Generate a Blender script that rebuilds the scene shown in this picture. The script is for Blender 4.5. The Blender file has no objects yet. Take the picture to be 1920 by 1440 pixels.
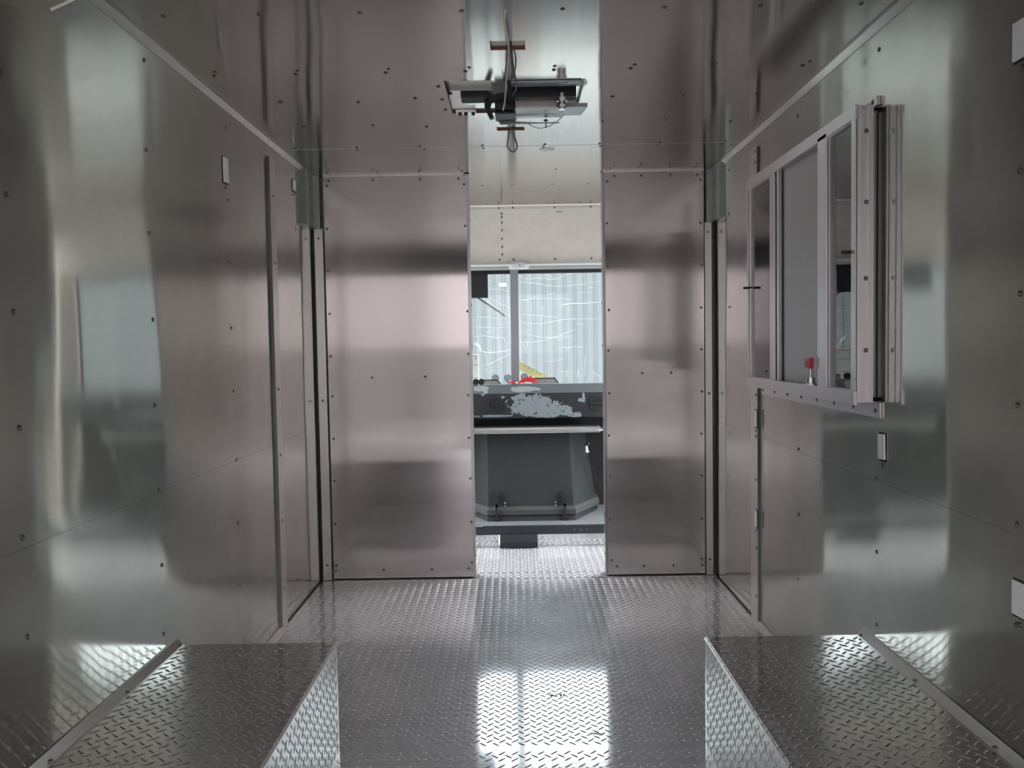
import bpy, bmesh, math, random
from mathutils import Vector, Matrix
random.seed(7)
C = bpy.context.scene.collection
S = bpy.context.scene
PI = math.pi

# ------------------------------------------------------------------ camera
cam_d = bpy.data.cameras.new('camera'); cam = bpy.data.objects.new('camera', cam_d); C.objects.link(cam)
cy, cp, cr = -0.0042, -0.0466, -0.0163
fw = Vector((math.sin(cy)*math.cos(cp), math.cos(cy)*math.cos(cp), math.sin(cp)))
ri = Vector((math.cos(cy), -math.sin(cy), 0)); up = ri.cross(fw)
R_ = math.cos(cr)*ri + math.sin(cr)*up; U_ = -math.sin(cr)*ri + math.cos(cr)*up
mw = Matrix((R_, U_, -fw)).transposed().to_4x4(); mw.translation = Vector((0, 0, 1.11))
cam.matrix_world = mw
cam_d.sensor_width = 36; cam_d.lens = 1589/1920*36; cam_d.clip_start = .02
S.camera = cam
S.view_settings.view_transform = 'Standard'; S.view_settings.look = 'None'
S.view_settings.gamma = 1; S.view_settings.use_curve_mapping = False
S.view_settings.exposure = 0.0

# ------------------------------------------------------------------ overcast sky
W = bpy.data.worlds.new('overcast_sky'); S.world = W; W.use_nodes = True
nt = W.node_tree; nt.nodes.clear()
wo = nt.nodes.new('ShaderNodeOutputWorld'); bg = nt.nodes.new('ShaderNodeBackground')
tc = nt.nodes.new('ShaderNodeTexCoord'); sp = nt.nodes.new('ShaderNodeSeparateXYZ')
mr = nt.nodes.new('ShaderNodeMapRange'); mr.inputs[1].default_value = .05; mr.inputs[2].default_value = .42
mx = nt.nodes.new('ShaderNodeMix'); mx.data_type = 'RGBA'
mx.inputs[6].default_value = (.34, .345, .36, 1); mx.inputs[7].default_value = (1.0, 1.03, 1.08, 1)
nt.links.new(tc.outputs['Generated'], sp.inputs[0]); nt.links.new(sp.outputs[2], mr.inputs[0])
nt.links.new(mr.outputs[0], mx.inputs[0]); nt.links.new(mx.outputs[2], bg.inputs[0])
bg.inputs[1].default_value = 6.0
nt.links.new(bg.outputs[0], wo.inputs[0])

def portal(name, loc, rot, sx, sy):                                   # guides sky sampling through an opening, gives no light itself
    d = bpy.data.lights.new(name, 'AREA'); d.shape = 'RECTANGLE'; d.size = sx; d.size_y = sy
    d.cycles.is_portal = True
    o = bpy.data.objects.new(name, d); C.objects.link(o); o.location = loc; o.rotation_euler = rot
cyc = S.cycles
cyc.use_denoising = True
cyc.max_bounces = 14; cyc.glossy_bounces = 12; cyc.diffuse_bounces = 5; cyc.transmission_bounces = 8; cyc.transparent_max_bounces = 24
cyc.sample_clamp_indirect = 6; cyc.blur_glossy = 0.3; cyc.caustics_reflective = True

# ------------------------------------------------------------------ room sizes (metres)
XL, XR, ZC = -.94, .94, 1.91
YB = 4.0                     # face of the front partition
YR = -.35                    # rear opening
DL, DR = -.203, .416         # doorway in the partition
portal('rear_opening_portal', (0, YR-.02, .86), (PI/2, 0, 0), 1.7, 1.7)
portal('windshield_portal', (0, 5.26, 1.21), (-PI/2, 0, 0), 1.8, .68)
portal('left_cab_door_portal', (XL-.06, 4.6, 1.0), (0, -PI/2, 0), 1.6, .8)
portal('right_cab_door_portal', (XR+.06, 4.6, 1.0), (0, PI/2, 0), 1.6, .8)

# ------------------------------------------------------------------ materials
def new_mat(name):
    m = bpy.data.materials.new(name); m.use_nodes = True
    n = m.node_tree.nodes; b = n['Principled BSDF']
    return m, m.node_tree, n, b
def math_n(t, op, a, b=None, c=None, clamp=False):
    n = t.nodes.new('ShaderNodeMath'); n.operation = op; n.use_clamp = clamp
    for i, v in enumerate((a, b, c)):
        if v is None: continue
        if isinstance(v, (int, float)): n.inputs[i].default_value = v
        else: t.links.new(v, n.inputs[i])
    return n.outputs[0]
def noise(t, vec, scale, detail=2, rough=.5, dist=0):
    n = t.nodes.new('ShaderNodeTexNoise'); n.inputs['Scale'].default_value = scale
    n.inputs['Detail'].default_value = detail; n.inputs['Roughness'].default_value = rough; n.inputs['Distortion'].default_value = dist
    t.links.new(vec, n.inputs['Vector']); return n.outputs['Fac']
def mapping(t, vec, scale=(1, 1, 1), loc=(0, 0, 0), rot=(0, 0, 0)):
    n = t.nodes.new('ShaderNodeMapping'); n.inputs['Scale'].default_value = scale; n.inputs['Location'].default_value = loc
    n.inputs['Rotation'].default_value = rot
    t.links.new(vec, n.inputs['Vector']); return n.outputs[0]
def bump(t, h, dist, strength=1, normal=None):
    n = t.nodes.new('ShaderNodeBump'); n.inputs['Distance'].default_value = dist; n.inputs['Strength'].default_value = strength
    t.links.new(h, n.inputs['Height'])
    if normal is not None: t.links.new(normal, n.inputs['Normal'])
    return n.outputs[0]
def paint(name, col, rough=.5, metal=0, spec=.5, mottling=.12, scale=9, bumpd=.0004):
    m, t, n, b = new_mat(name)
    g = n.new('ShaderNodeNewGeometry')
    f = noise(t, g.outputs['Position'], scale, 5, .6)
    mix = n.new('ShaderNodeMix'); mix.data_type = 'RGBA'
    mix.inputs[6].default_value = tuple(c*(1-mottling) for c in col)+(1,); mix.inputs[7].default_value = tuple(min(1, c*(1+mottling)) for c in col)+(1,)
    t.links.new(f, mix.inputs[0]); t.links.new(mix.outputs[2], b.inputs['Base Color'])
    b.inputs['Roughness'].default_value = rough; b.inputs['Metallic'].default_value = metal
    b.inputs['Specular IOR Level'].default_value = spec
    if bumpd: t.links.new(bump(t, noise(t, g.outputs['Position'], scale*12, 3), bumpd), b.inputs['Normal'])
    return m

def steel(name, grain, col=(.60, .585, .57), r1=.05, r2=.25, mixf=.4, wob=.0035, wscale=(1, 1, 1), seed=0, aniso=.75, fine=1.0, blur=None):
    """brushed stainless sheet: grain runs along the given axis, the sheet is slightly wavy"""
    m, t, n, b = new_mat(name)
    out = n['Material Output']
    g = n.new('ShaderNodeNewGeometry'); P = g.outputs['Position']
    tan = n.new('ShaderNodeCombineXYZ')
    for i in range(3): tan.inputs[i].default_value = (blur or grain)[i]
    # oil-canning of the thin sheet
    w1 = noise(t, mapping(t, P, wscale, (seed, seed*2.3, seed*1.7)), 1.5, 1.0, .4)
    w2 = noise(t, mapping(t, P, wscale, (seed+5, seed, seed)), 5.0, 1.0, .4)
    h = math_n(t, 'MULTIPLY_ADD', w2, .10, w1)
    nb = bump(t, h, wob)
    # grain lines
    gs = tuple(900 if not a else 6 for a in grain)
    gr = noise(t, mapping(t, P, gs), 1.0, 2, .6)
    nb2 = bump(t, gr, .000004*fine, 1, nb)
    # hand marks and haze
    hz = noise(t, mapping(t, P, (1, 1, 1), (3, 1, seed)), 3.2, 4, .6)
    gl = math_n(t, 'MULTIPLY_ADD', gr, .10, .0)
    mixc = n.new('ShaderNodeMix'); mixc.data_type = 'RGBA'
    mixc.inputs[6].default_value = tuple(c*.90 for c in col)+(1,); mixc.inputs[7].default_value = tuple(c*1.08 for c in col)+(1,)
    t.links.new(math_n(t, 'ADD', gr, math_n(t, 'MULTIPLY', math_n(t, 'SUBTRACT', hz, .5), .6)), mixc.inputs[0])
    b.inputs['Metallic'].default_value = 1
    t.links.new(mixc.outputs[2], b.inputs['Base Color'])
    b.inputs['Roughness'].default_value = r1; b.inputs['Anisotropic'].default_value = aniso
    t.links.new(tan.outputs[0], b.inputs['Tangent']); t.links.new(nb2, b.inputs['Normal'])
    b2 = n.new('ShaderNodeBsdfPrincipled'); b2.inputs['Metallic'].default_value = 1
    t.links.new(mixc.outputs[2], b2.inputs['Base Color']); b2.inputs['Roughness'].default_value = r2
    b2.inputs['Anisotropic'].default_value = 1; t.links.new(tan.outputs[0], b2.inputs['Tangent']); t.links.new(nb2, b2.inputs['Normal'])
    ms = n.new('ShaderNodeMixShader')
    t.links.new(math_n(t, 'MULTIPLY_ADD', math_n(t, 'SUBTRACT', hz, .5), .15, mixf, clamp=True), ms.inputs[0])
    t.links.new(b.outputs[0], ms.inputs[1]); t.links.new(b2.outputs[0], ms.inputs[2]); t.links.new(ms.outputs[0], out.inputs[0])
    return m

def tread(name, ua, va, col=(.66, .65, .65), rough=.17, pitch=.0365, hgt=.0016, roll=0.35):
    """diamond tread plate: raised lugs alternating at plus and minus 45 degrees; ua, va = indices of the plate's two axes"""
    m, t, n, b = new_mat(name); out = n['Material Output']
    g = n.new('ShaderNodeNewGeometry'); s = n.new('ShaderNodeSeparateXYZ'); t.links.new(g.outputs['Position'], s.inputs[0])
    w = noise(t, mapping(t, g.outputs['Position'], (1, 1, 1)), 2.2, 2, .5)
    nb = bump(t, w, .0012)
    nb = bump(t, noise(t, g.outputs['Position'], 160, 2), .000025, 1, nb)
    hz = noise(t, g.outputs['Position'], 3.0, 5, .65)
    mixc = n.new('ShaderNodeMix'); mixc.data_type = 'RGBA'
    mixc.inputs[6].default_value = tuple(c*.82 for c in col)+(1,); mixc.inputs[7].default_value = tuple(c*1.1 for c in col)+(1,)
    t.links.new(hz, mixc.inputs[0]); t.links.new(mixc.outputs[2], b.inputs['Base Color'])
    b.inputs['Metallic'].default_value = 1; b.inputs['Roughness'].default_value = rough
    t.links.new(nb, b.inputs['Normal'])
    b2 = n.new('ShaderNodeBsdfPrincipled'); b2.inputs['Metallic'].default_value = 1
    t.links.new(mixc.outputs[2], b2.inputs['Base Color']); b2.inputs['Roughness'].default_value = .75; t.links.new(nb, b2.inputs['Normal'])
    ms = n.new('ShaderNodeMixShader'); ms.inputs[0].default_value = roll
    t.links.new(b.outputs[0], ms.inputs[1]); t.links.new(b2.outputs[0], ms.inputs[2]); t.links.new(ms.outputs[0], out.inputs[0])
    return m

M = {}
M['wall_l'] = steel('brushed_steel_left_wall', (0, 1, 0), seed=1.3, wob=.009, wscale=(1, 1.5, .45), col=(.49, .492, .448), r1=.08, r2=.44, mixf=.36, aniso=1, blur=(0, 0, 1))
M['wall_r'] = steel('brushed_steel_right_wall', (0, 1, 0), seed=4.1, wob=.008, wscale=(1, 1.5, .45), col=(.49, .492, .448), r1=.08, r2=.44, mixf=.36, aniso=1, blur=(0, 0, 1))
M['ceil'] = steel('brushed_steel_ceiling', (1, 0, 0), seed=7.7, wob=.005, wscale=(1.3, 1, 1), col=(.45, .427, .408), r1=.10, r2=.28, mixf=.22, aniso=1, blur=(0, 1, 0))
M['front'] = steel('brushed_steel_partition', (1, 0, 0), seed=2.2, wob=.0016, wscale=(.3, 1, .9), col=(.55, .508, .502), r1=.10, r2=.28, mixf=.18, aniso=1)
M['trim'] = steel('brushed_trim', (0, 0, 1), seed=3, wob=.002, col=(.74, .71, .70), r1=.2, r2=.45, mixf=.5)
M['trim_d'] = steel('dull_brushed_trim', (0, 1, 0), seed=3, wob=.001, col=(.42, .42, .41), r1=.15, r2=.4, mixf=.4)
M['alu'] = steel('window_aluminium', (0, 0, 1), seed=3, wob=.0, col=(.78, .74, .75), r1=.28, r2=.55, mixf=.5, aniso=.3)
M['tread'] = tread('tread_plate_floor', 0, 1, col=(.90, .90, .92), rough=.09, roll=.52)
M['tread_top'] = tread('tread_plate_box_top', 0, 1, col=(.82, .82, .83), rough=.09, roll=.12)
M['tread_side'] = tread('tread_plate_box_side', 1, 2, col=(.88, .88, .87), rough=.25, roll=.55)
M['tread_front'] = tread('tread_plate_riser', 0, 2, col=(.6, .6, .6), rough=.12, roll=.08)
M['screw'] = paint('screw_steel', (.16, .155, .15), .35, 1, mottling=.1)
M['rust'] = paint('rusty_cut_edge', (.22, .09, .05), .8, mottling=.4, scale=60)
M['cream'] = paint('cream_roof_lining', (.88, .88, .76), .4, mottling=.15, scale=20)
M['foam'] = paint('white_foam', (.96, .96, .98), .45, mottling=.08, scale=60, bumpd=.001)
M['dark'] = paint('black_plastic', (.018, .018, .020), .45, mottling=.3)
M['shadowgap'] = paint('black_sealant', (.02, .02, .02), .8)
M['rubber'] = paint('black_rubber', (.02, .021, .024), .6, mottling=.2, scale=30)
M['lining'] = paint('bright_galvanised_lining', (.80, .80, .76), .28, .85, mottling=.15, scale=14)
M['gusset'] = paint('dull_greenish_sheet', (.50, .54, .50), .36, .8, mottling=.12, scale=5)
M['galv'] = paint('galvanised_steel', (.50, .49, .46), .42, .75, mottling=.28, scale=22)
M['dgalv'] = paint('dull_galvanised_steel', (.34, .36, .37), .4, .8, mottling=.25, scale=18)
M['chrome'] = paint('worn_chrome', (.7, .7, .68), .15, 1, mottling=.1, scale=60)
M['cover'] = paint('grey_moulded_cover', (.023, .027, .028), .62, mottling=.22, scale=6, bumpd=.0012)
M['coverlip'] = paint('dusty_cover_lip', (.075, .079, .075), .65, mottling=.25, scale=14)
M['black'] = paint('dark_painted_steel', (.025, .028, .032), .5, mottling=.35, scale=12)
M['greyfloor'] = paint('dusty_grey_platform', (.22, .24, .25), .6, mottling=.3, scale=10)
M['header'] = paint('dull_painted_aluminium', (.80, .75, .68), .42, .15, mottling=.14, scale=14)
M['white'] = paint('off_white_paint', (.66, .68, .64), .4, mottling=.06)
M['greytrim'] = paint('grey_windshield_trim', (.36, .37, .36), .45, mottling=.08)
M['post'] = paint('grey_post_paint', (.27, .28, .30), .45, mottling=.06)
M['red'] = paint('red_cloth', (.62, .02, .03), .8, mottling=.15, scale=40)
M['red_handle'] = paint('red_plastic', (.5, .015, .03), .4, mottling=.1)
M['yellow'] = paint('yellow_tape', (.80, .66, .28), .5, mottling=.08)
M['wire_w'] = paint('cream_cable', (.72, .70, .58), .4, mottling=.05)
M['wire_b'] = paint('brown_cable', (.085, .045, .04), .4, mottling=.1)
M['wire_g'] = paint('grey_cable', (.30, .27, .26), .4, mottling=.1)
M['asphalt'] = paint('dark_asphalt', (.018, .018, .018), .9, mottling=.2, scale=1.5, bumpd=0)
M['rearwall_low'] = paint('reflection_wall_lower_band', (.27, .245, .245), .9, mottling=.1, scale=.6, bumpd=0)
M['concrete'] = paint('concrete_yard', (.80, .79, .77), .9, mottling=.06, scale=1.5, bumpd=0)
M['rearwall'] = paint('reflection_wall_pale', (.60, .545, .55), .9, mottling=.08, scale=.6, bumpd=0)
M['grass'] = paint('grass', (.10, .15, .05), .9, mottling=.4, scale=5, bumpd=0)
M['rear_dark_band'] = paint('reflection_wall_dark_band', (.035, .045, .028), .7, mottling=.5, scale=8, bumpd=.01)  # only colours the added rear wall's dark band, which dims reflections
M['white_strand0'] = paint('white_strand_paint', (.95, .96, .97), .5, mottling=.02, bumpd=0)
M['orange'] = paint('orange_print', (.85, .30, .12), .5, mottling=.05)
M['paper'] = paint('white_paper', (.90, .89, .86), .6, mottling=.03, bumpd=0)
M['ink'] = paint('faded_ink', (.06, .06, .09), .7, mottling=.1)

def corrugated():
    m, t, n, b = new_mat('ribbed_metal_siding')
    g = n.new('ShaderNodeNewGeometry'); s = n.new('ShaderNodeSeparateXYZ'); t.links.new(g.outputs['Position'], s.inputs[0])
    f = noise(t, mapping(t, g.outputs['Position'], (.3, 1, 4)), 3, 4, .6)
    mix = n.new('ShaderNodeMix'); mix.data_type = 'RGBA'; mix.inputs[6].default_value = (.145, .158, .164, 1); mix.inputs[7].default_value = (.190, .202, .203, 1)
    t.links.new(f, mix.inputs[0]); t.links.new(mix.outputs[2], b.inputs['Base Color']); b.inputs['Roughness'].default_value = .6
    return m
M['siding'] = corrugated()

def film():
    m, t, n, b = new_mat('white_snagged_film'); out = n['Material Output']
    d = n.new('ShaderNodeBsdfDiffuse'); d.inputs[0].default_value = (.95, .96, .97, 1)
    tr = n.new('ShaderNodeBsdfTranslucent'); tr.inputs[0].default_value = (.95, .96, .97, 1)
    ms = n.new('ShaderNodeMixShader'); ms.inputs[0].default_value = .55
    t.links.new(d.outputs[0], ms.inputs[1]); t.links.new(tr.outputs[0], ms.inputs[2]); t.links.new(ms.outputs[0], out.inputs[0]); n.remove(b)
    return m
M['white_strand'] = film()
def dash_mat():
    """dark dashboard paint worn through to a light grey primer in patches"""
    m, t, n, b = new_mat('peeling_dashboard_paint')
    g = n.new('ShaderNodeNewGeometry'); P = g.outputs['Position']; s = n.new('ShaderNodeSeparateXYZ'); t.links.new(P, s.inputs[0])
    f = noise(t, mapping(t, P, (1, .2, 1.3)), 22, 4, .6, .4)
    fh = noise(t, mapping(t, P, (1, .2, 1.6), (3, 0, 2)), 38, 3, .6)
    pat = None
    for cx, cz, rx, rz in ((.11, .745, .145, .066), (.20, .715, .10, .045), (.045, .845, .10, .016), (.06, .78, .09, .04), (.30, .715, .042, .030), (-.205, .848, .05, .020), (-.19, .83, .015, .02),
                           (.36, .69, .03, .018), (.385, .775, .018, .012), (-.13, .69, .11, .006), (-.075, .80, .010, .008), (.40, .79, .008, .03)):
        dx = math_n(t, 'DIVIDE', math_n(t, 'SUBTRACT', s.outputs[0], cx), rx); dz = math_n(t, 'DIVIDE', math_n(t, 'SUBTRACT', s.outputs[2], cz), rz)
        d = math_n(t, 'SUBTRACT', 1.0, math_n(t, 'ADD', math_n(t, 'MULTIPLY', dx, dx), math_n(t, 'MULTIPLY', dz, dz)))
        pat = d if pat is None else math_n(t, 'MAXIMUM', pat, d)
    e = math_n(t, 'MULTIPLY_ADD', math_n(t, 'SUBTRACT', f, .5), 4.2, pat)
    e2 = math_n(t, 'GREATER_THAN', e, .05)
    hol = math_n(t, 'LESS_THAN', fh, .62)
    k = math_n(t, 'MULTIPLY', e2, hol)
    mix = n.new('ShaderNodeMix'); mix.data_type = 'RGBA'; mix.inputs[6].default_value = (.024, .026, .031, 1); mix.inputs[7].default_value = (.27, .31, .33, 1)
    t.links.new(k, mix.inputs[0]); t.links.new(mix.outputs[2], b.inputs['Base Color']); b.inputs['Roughness'].default_value = .5
    t.links.new(bump(t, k, .0008), b.inputs['Normal'])
    return m
M['dash'] = dash_mat()
def dash_top_mat():
    m, t, n, b = new_mat('dashboard_top_strip')
    g = n.new('ShaderNodeNewGeometry'); P = g.outputs['Position']; s = n.new('ShaderNodeSeparateXYZ'); t.links.new(P, s.inputs[0])
    f = noise(t, mapping(t, P, (1, .2, 1.3)), 24, 4, .6, .4); pat = None
    for cx, cz, rx, rz in ((.045, .845, .10, .017), (-.205, .853, .05, .018), (-.178, .835, .014, .02)):
        dx = math_n(t, 'DIVIDE', math_n(t, 'SUBTRACT', s.outputs[0], cx), rx); dz = math_n(t, 'DIVIDE', math_n(t, 'SUBTRACT', s.outputs[2], cz), rz)
        d = math_n(t, 'SUBTRACT', 1.0, math_n(t, 'ADD', math_n(t, 'MULTIPLY', dx, dx), math_n(t, 'MULTIPLY', dz, dz)))
        pat = d if pat is None else math_n(t, 'MAXIMUM', pat, d)
    k = math_n(t, 'GREATER_THAN', math_n(t, 'MULTIPLY_ADD', math_n(t, 'SUBTRACT', f, .5), 2.2, pat), .1)
    mix = n.new('ShaderNodeMix'); mix.data_type = 'RGBA'; mix.inputs[6].default_value = (.13, .145, .155, 1); mix.inputs[7].default_value = (.34, .38, .38, 1)
    t.links.new(k, mix.inputs[0]); t.links.new(mix.outputs[2], b.inputs['Base Color']); b.inputs['Roughness'].default_value = .45
    return m
M['dashtop'] = dash_top_mat()

def glass(name, tint=(.93, .97, .96), refl=1.0, rough=0.0):
    m, t, n, b = new_mat(name); out = n['Material Output']; n.remove(b)
    tr = n.new('ShaderNodeBsdfTransparent'); tr.inputs[0].default_value = tint+(1,)
    gl = n.new('ShaderNodeBsdfGlossy'); gl.inputs['Roughness'].default_value = rough
    fr = n.new('ShaderNodeFresnel'); fr.inputs[0].default_value = 1.5
    ms = n.new('ShaderNodeMixShader'); t.links.new(math_n(t, 'MULTIPLY', fr.outputs[0], refl, clamp=True), ms.inputs[0])
    t.links.new(tr.outputs[0], ms.inputs[1]); t.links.new(gl.outputs[0], ms.inputs[2]); t.links.new(ms.outputs[0], out.inputs[0])
    return m
M['glass'] = glass('window_glass', (.86, .91, .88), 1.5)
M['ws_glass'] = glass('windshield_glass', (.93, .97, .97), 1.0)
def screen_mat():
    m, t, n, b = new_mat('fine_grey_insect_screen')
    g = n.new('ShaderNodeNewGeometry')
    f = noise(t, mapping(t, g.outputs['Position'], (1, 1, .25)), 600, 2, .7)
    b.inputs['Roughness'].default_value = .45; b.inputs['Metallic'].default_value = .6
    mix = n.new('ShaderNodeMix'); mix.data_type = 'RGBA'; mix.inputs[6].default_value = (.42, .41, .42, 1); mix.inputs[7].default_value = (.72, .71, .72, 1)
    t.links.new(f, mix.inputs[0]); t.links.new(mix.outputs[2], b.inputs['Base Color'])
    t.links.new(bump(t, f, .0006), b.inputs['Normal'])
    return m
M['screen'] = screen_mat()
M['shutter'] = paint('closed_shutter_behind_window', (.20, .21, .20), .5, .2, mottling=.1)

# ------------------------------------------------------------------ mesh helpers
def nb(): return bmesh.new()
def box(bm, x0, x1, y0, y1, z0, z1, bev=0):
    r = bmesh.ops.create_cube(bm, size=1)
    vs = r['verts']
    bmesh.ops.scale(bm, vec=(x1-x0, y1-y0, z1-z0), verts=vs)
    bmesh.ops.translate(bm, vec=((x0+x1)/2, (y0+y1)/2, (z0+z1)/2), verts=vs)
    if bev:
        es = list({e for v in vs for e in v.link_edges})
        bmesh.ops.bevel(bm, geom=es, offset=bev, segments=2, affect='EDGES', profile=.6)
    return bm
def loft(bm, rings, cap=True, closed=True):
    L = [[bm.verts.new(p) for p in r] for r in rings]
    n = len(L[0])
    for a, b in zip(L[:-1], L[1:]):
        for i in range(n if closed else n-1):
            bm.faces.new((a[i], a[(i+1) % n], b[(i+1) % n], b[i]))
    if cap and closed:
        bm.faces.new(L[0][::-1]); bm.faces.new(L[-1])
    return bm
def prism(bm, poly, axis, a, b):
    """extrude a 2-D polygon (the two other axes in order) along an axis"""
    def p(u, v, w):
        return {0: (w, u, v), 1: (u, w, v), 2: (u, v, w)}[axis]
    return loft(bm, [[p(u, v, a) for u, v in poly], [p(u, v, b) for u, v in poly]])
def cyl(bm, c, axis, r, h, seg=20, r2=None):
    ring = lambda rr, w: [tuple(Vector(c)+_off(axis, rr*math.cos(2*PI*i/seg), rr*math.sin(2*PI*i/seg), w)) for i in range(seg)]
    return loft(bm, [ring(r, 0), ring(r if r2 is None else r2, h)])
def _off(axis, u, v, w):
    return Vector({0: (w, u, v), 1: (u, w, v), 2: (u, v, w)}[axis])
def torus(bm, c, axis, R, r, seg=24, s2=8):
    rings = []
    for i in range(seg+1):
        a = 2*PI*i/seg
        rings.append([tuple(Vector(c)+_off(axis, (R+r*math.cos(2*PI*j/s2))*math.cos(a), (R+r*math.cos(2*PI*j/s2))*math.sin(a), r*math.sin(2*PI*j/s2))) for j in range(s2)])
    return loft(bm, rings, cap=False)
def smooth_pts(pts, k=6):
    out = []; P = [Vector(p) for p in pts]; n = len(P)
    for i in range(n-1):
        p0, p1, p2, p3 = P[max(i-1, 0)], P[i], P[i+1], P[min(i+2, n-1)]
        for j in range(k):
            t = j/k
            out.append(.5*((2*p1)+(-p0+p2)*t+(2*p0-5*p1+4*p2-p3)*t*t+(-p0+3*p1-3*p2+p3)*t**3))
    out.append(P[-1]); return out
def tube(bm, pts, r, seg=8, k=6, taper=False):
    pts = smooth_pts(pts, k) if k else [Vector(p) for p in pts]
    rings = []; ref = Vector((.31, .17, .93)).normalized(); n = len(pts)
    for i, p in enumerate(pts):
        d = (pts[min(i+1, n-1)]-pts[max(i-1, 0)]).normalized()
        a = d.cross(ref).normalized(); b = d.cross(a)
        rr = r*(max(.15, math.sin(PI*i/(n-1)))**.6 if taper else 1)
        rings.append([tuple(p+a*rr*math.cos(2*PI*j/seg)+b*rr*math.sin(2*PI*j/seg)) for j in range(seg)])
    return loft(bm, rings)
def lugs(rects, axes, pitch=.0355, L=.0150, Wd=.0036, h=.0017, lift=1.0):
    """raised lugs of the tread plate, alternating at plus and minus 45 degrees. rects: (u0, u1, v0, v1, w); axes: (u, v, w) indices, lift: outward sign"""
    V, F = [], []
    N = 10
    for u0, u1, v0, v1, w in rects:
        for par in (0, 1):
            for i in range(math.floor(u0/pitch)-1, math.ceil(u1/pitch)+1):
                for j in range(math.floor(v0/pitch)-1, math.ceil(v1/pitch)+1):
                    cu, cv = (i+.5*par)*pitch, (j+.5*par)*pitch
                    if not (u0+.008 < cu < u1-.008 and v0+.008 < cv < v1-.008): continue
                    a = PI/4 if par else -PI/4; ca, sa = math.cos(a), math.sin(a); b0 = len(V)
                    for sc_, hh in ((1.0, -.0002), (.86, .55*h), (.55, .93*h)):
                        for q in range(N):
                            th = 2*PI*q/N; x = L*sc_*math.cos(th)*(1.0 if sc_ > .9 else .98); y = Wd*(sc_ if sc_ > .9 else sc_*.86)*math.sin(th)
                            p = [0, 0, 0]; p[axes[0]] = cu+x*ca-y*sa; p[axes[1]] = cv+x*sa+y*ca; p[axes[2]] = w+hh*lift; V.append(p)
                    p = [0, 0, 0]; p[axes[0]] = cu; p[axes[1]] = cv; p[axes[2]] = w+h*lift; V.append(p)
                    for k_ in (0, 1):
                        for q in range(N):
                            A, B = b0+k_*N+q, b0+k_*N+(q+1) % N; F.append((A, B, B+N, A+N))
                    for q in range(N): F.append((b0+2*N+q, b0+2*N+(q+1) % N, b0+3*N))
    return V, F
def add_lugs(o, rects, axes, lift=1.0, **kw):
    V, F = lugs(rects, axes, lift=lift, **kw)
    me = o.data; V0 = [tuple(v.co) for v in me.vertices]; F0 = [tuple(p.vertices) for p in me.polygons]; n0 = len(V0)
    m2 = bpy.data.meshes.new(me.name); m2.from_pydata(V0+V, [], F0+[tuple(i+n0 for i in f) for f in F]); m2.materials.append(me.materials[0])
    sm = [False]*len(F0)+[True]*len(F)
    bmx = bmesh.new(); bmx.from_mesh(m2)
    for f, flag in zip(bmx.faces, sm): f.smooth = flag
    bmesh.ops.recalc_face_normals(bmx, faces=[f for f in bmx.faces if f.smooth]) if False else None
    bmx.to_mesh(m2); bmx.free(); o.data = m2
def obj(name, bm, mat, parent=None, smooth=False):
    bmesh.ops.recalc_face_normals(bm, faces=bm.faces[:])
    me = bpy.data.meshes.new(name); bm.to_mesh(me); bm.free()
    o = bpy.data.objects.new(name, me); C.objects.link(o); me.materials.append(M[mat] if isinstance(mat, str) else mat)
    if smooth:
        for p in me.polygons: p.use_smooth = True
        me.set_sharp_from_angle(angle=math.radians(38))
    if parent is not None:
        o.parent = parent; o.matrix_parent_inverse = parent.matrix_world.inverted()
    return o
def tag(o, label, cat=None, group=None, kind=None):
    o['label'] = label
    if cat: o['category'] = cat
    if group: o['group'] = group
    if kind: o['kind'] = kind
    return o
def thing(name, label, cat, loc, group=None):
    o = bpy.data.objects.new(name, None); C.objects.link(o); o.location = loc; o.empty_display_size = .05
    o.matrix_world = Matrix.Translation(loc)
    return tag(o, label, cat, group)
def struct(name, bm, mat, label=None, smooth=False):
    o = obj(name, bm, mat, smooth=smooth); o['kind'] = 'structure'
    if label: o['label'] = label
    o['category'] = {'wal': 'wall', 'cei': 'ceiling', 'flo': 'floor', 'tri': 'trim', 'win': 'window'}.get(name[:3], 'structure')
    return o

# one screw head mesh per facing direction, shared by every screw
def screw_mesh(nrm):
    bm = nb(); r, h = .0046, .0024
    ax = [i for i in range(3) if nrm[i]][0]; sg = nrm[ax]
    rings = []
    for rr, w in ((r*1.35, 0), (r*1.35, .0006), (r, .0007), (r*.92, h), (r*.55, h*1.15)):
        rings.append([tuple(_off(ax, rr*math.cos(2*PI*i/10), rr*math.sin(2*PI*i/10), w*sg)) for i in range(10)])
    loft(bm, rings)
    bmesh.ops.recalc_face_normals(bm, faces=bm.faces[:])
    me = bpy.data.meshes.new('screw_head'); bm.to_mesh(me); bm.free(); me.materials.append(M['screw'])
    return me
SM = {}
def screws(parent, pts, nrm):
    if nrm not in SM: SM[nrm] = screw_mesh(nrm)
    for p in pts:
        o = bpy.data.objects.new('screw', SM[nrm]); C.objects.link(o); o.location = p
        o.parent = parent; o.matrix_parent_inverse = parent.matrix_world.inverted()

# ------------------------------------------------------------------ outside ground, building ahead, unseen rear wall added for reflections
bm = nb(); box(bm, -14, 14, 3.0, 20, -.75, -.65)
struct('floor_yard_front', bm, 'concrete', 'pale concrete yard in front of the vehicle')
bm = nb(); box(bm, -14, 14, -14, 2.999, -.75, -.65)
struct('floor_yard_rear', bm, 'asphalt', 'dark asphalt behind the vehicle')
bm = nb()
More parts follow.
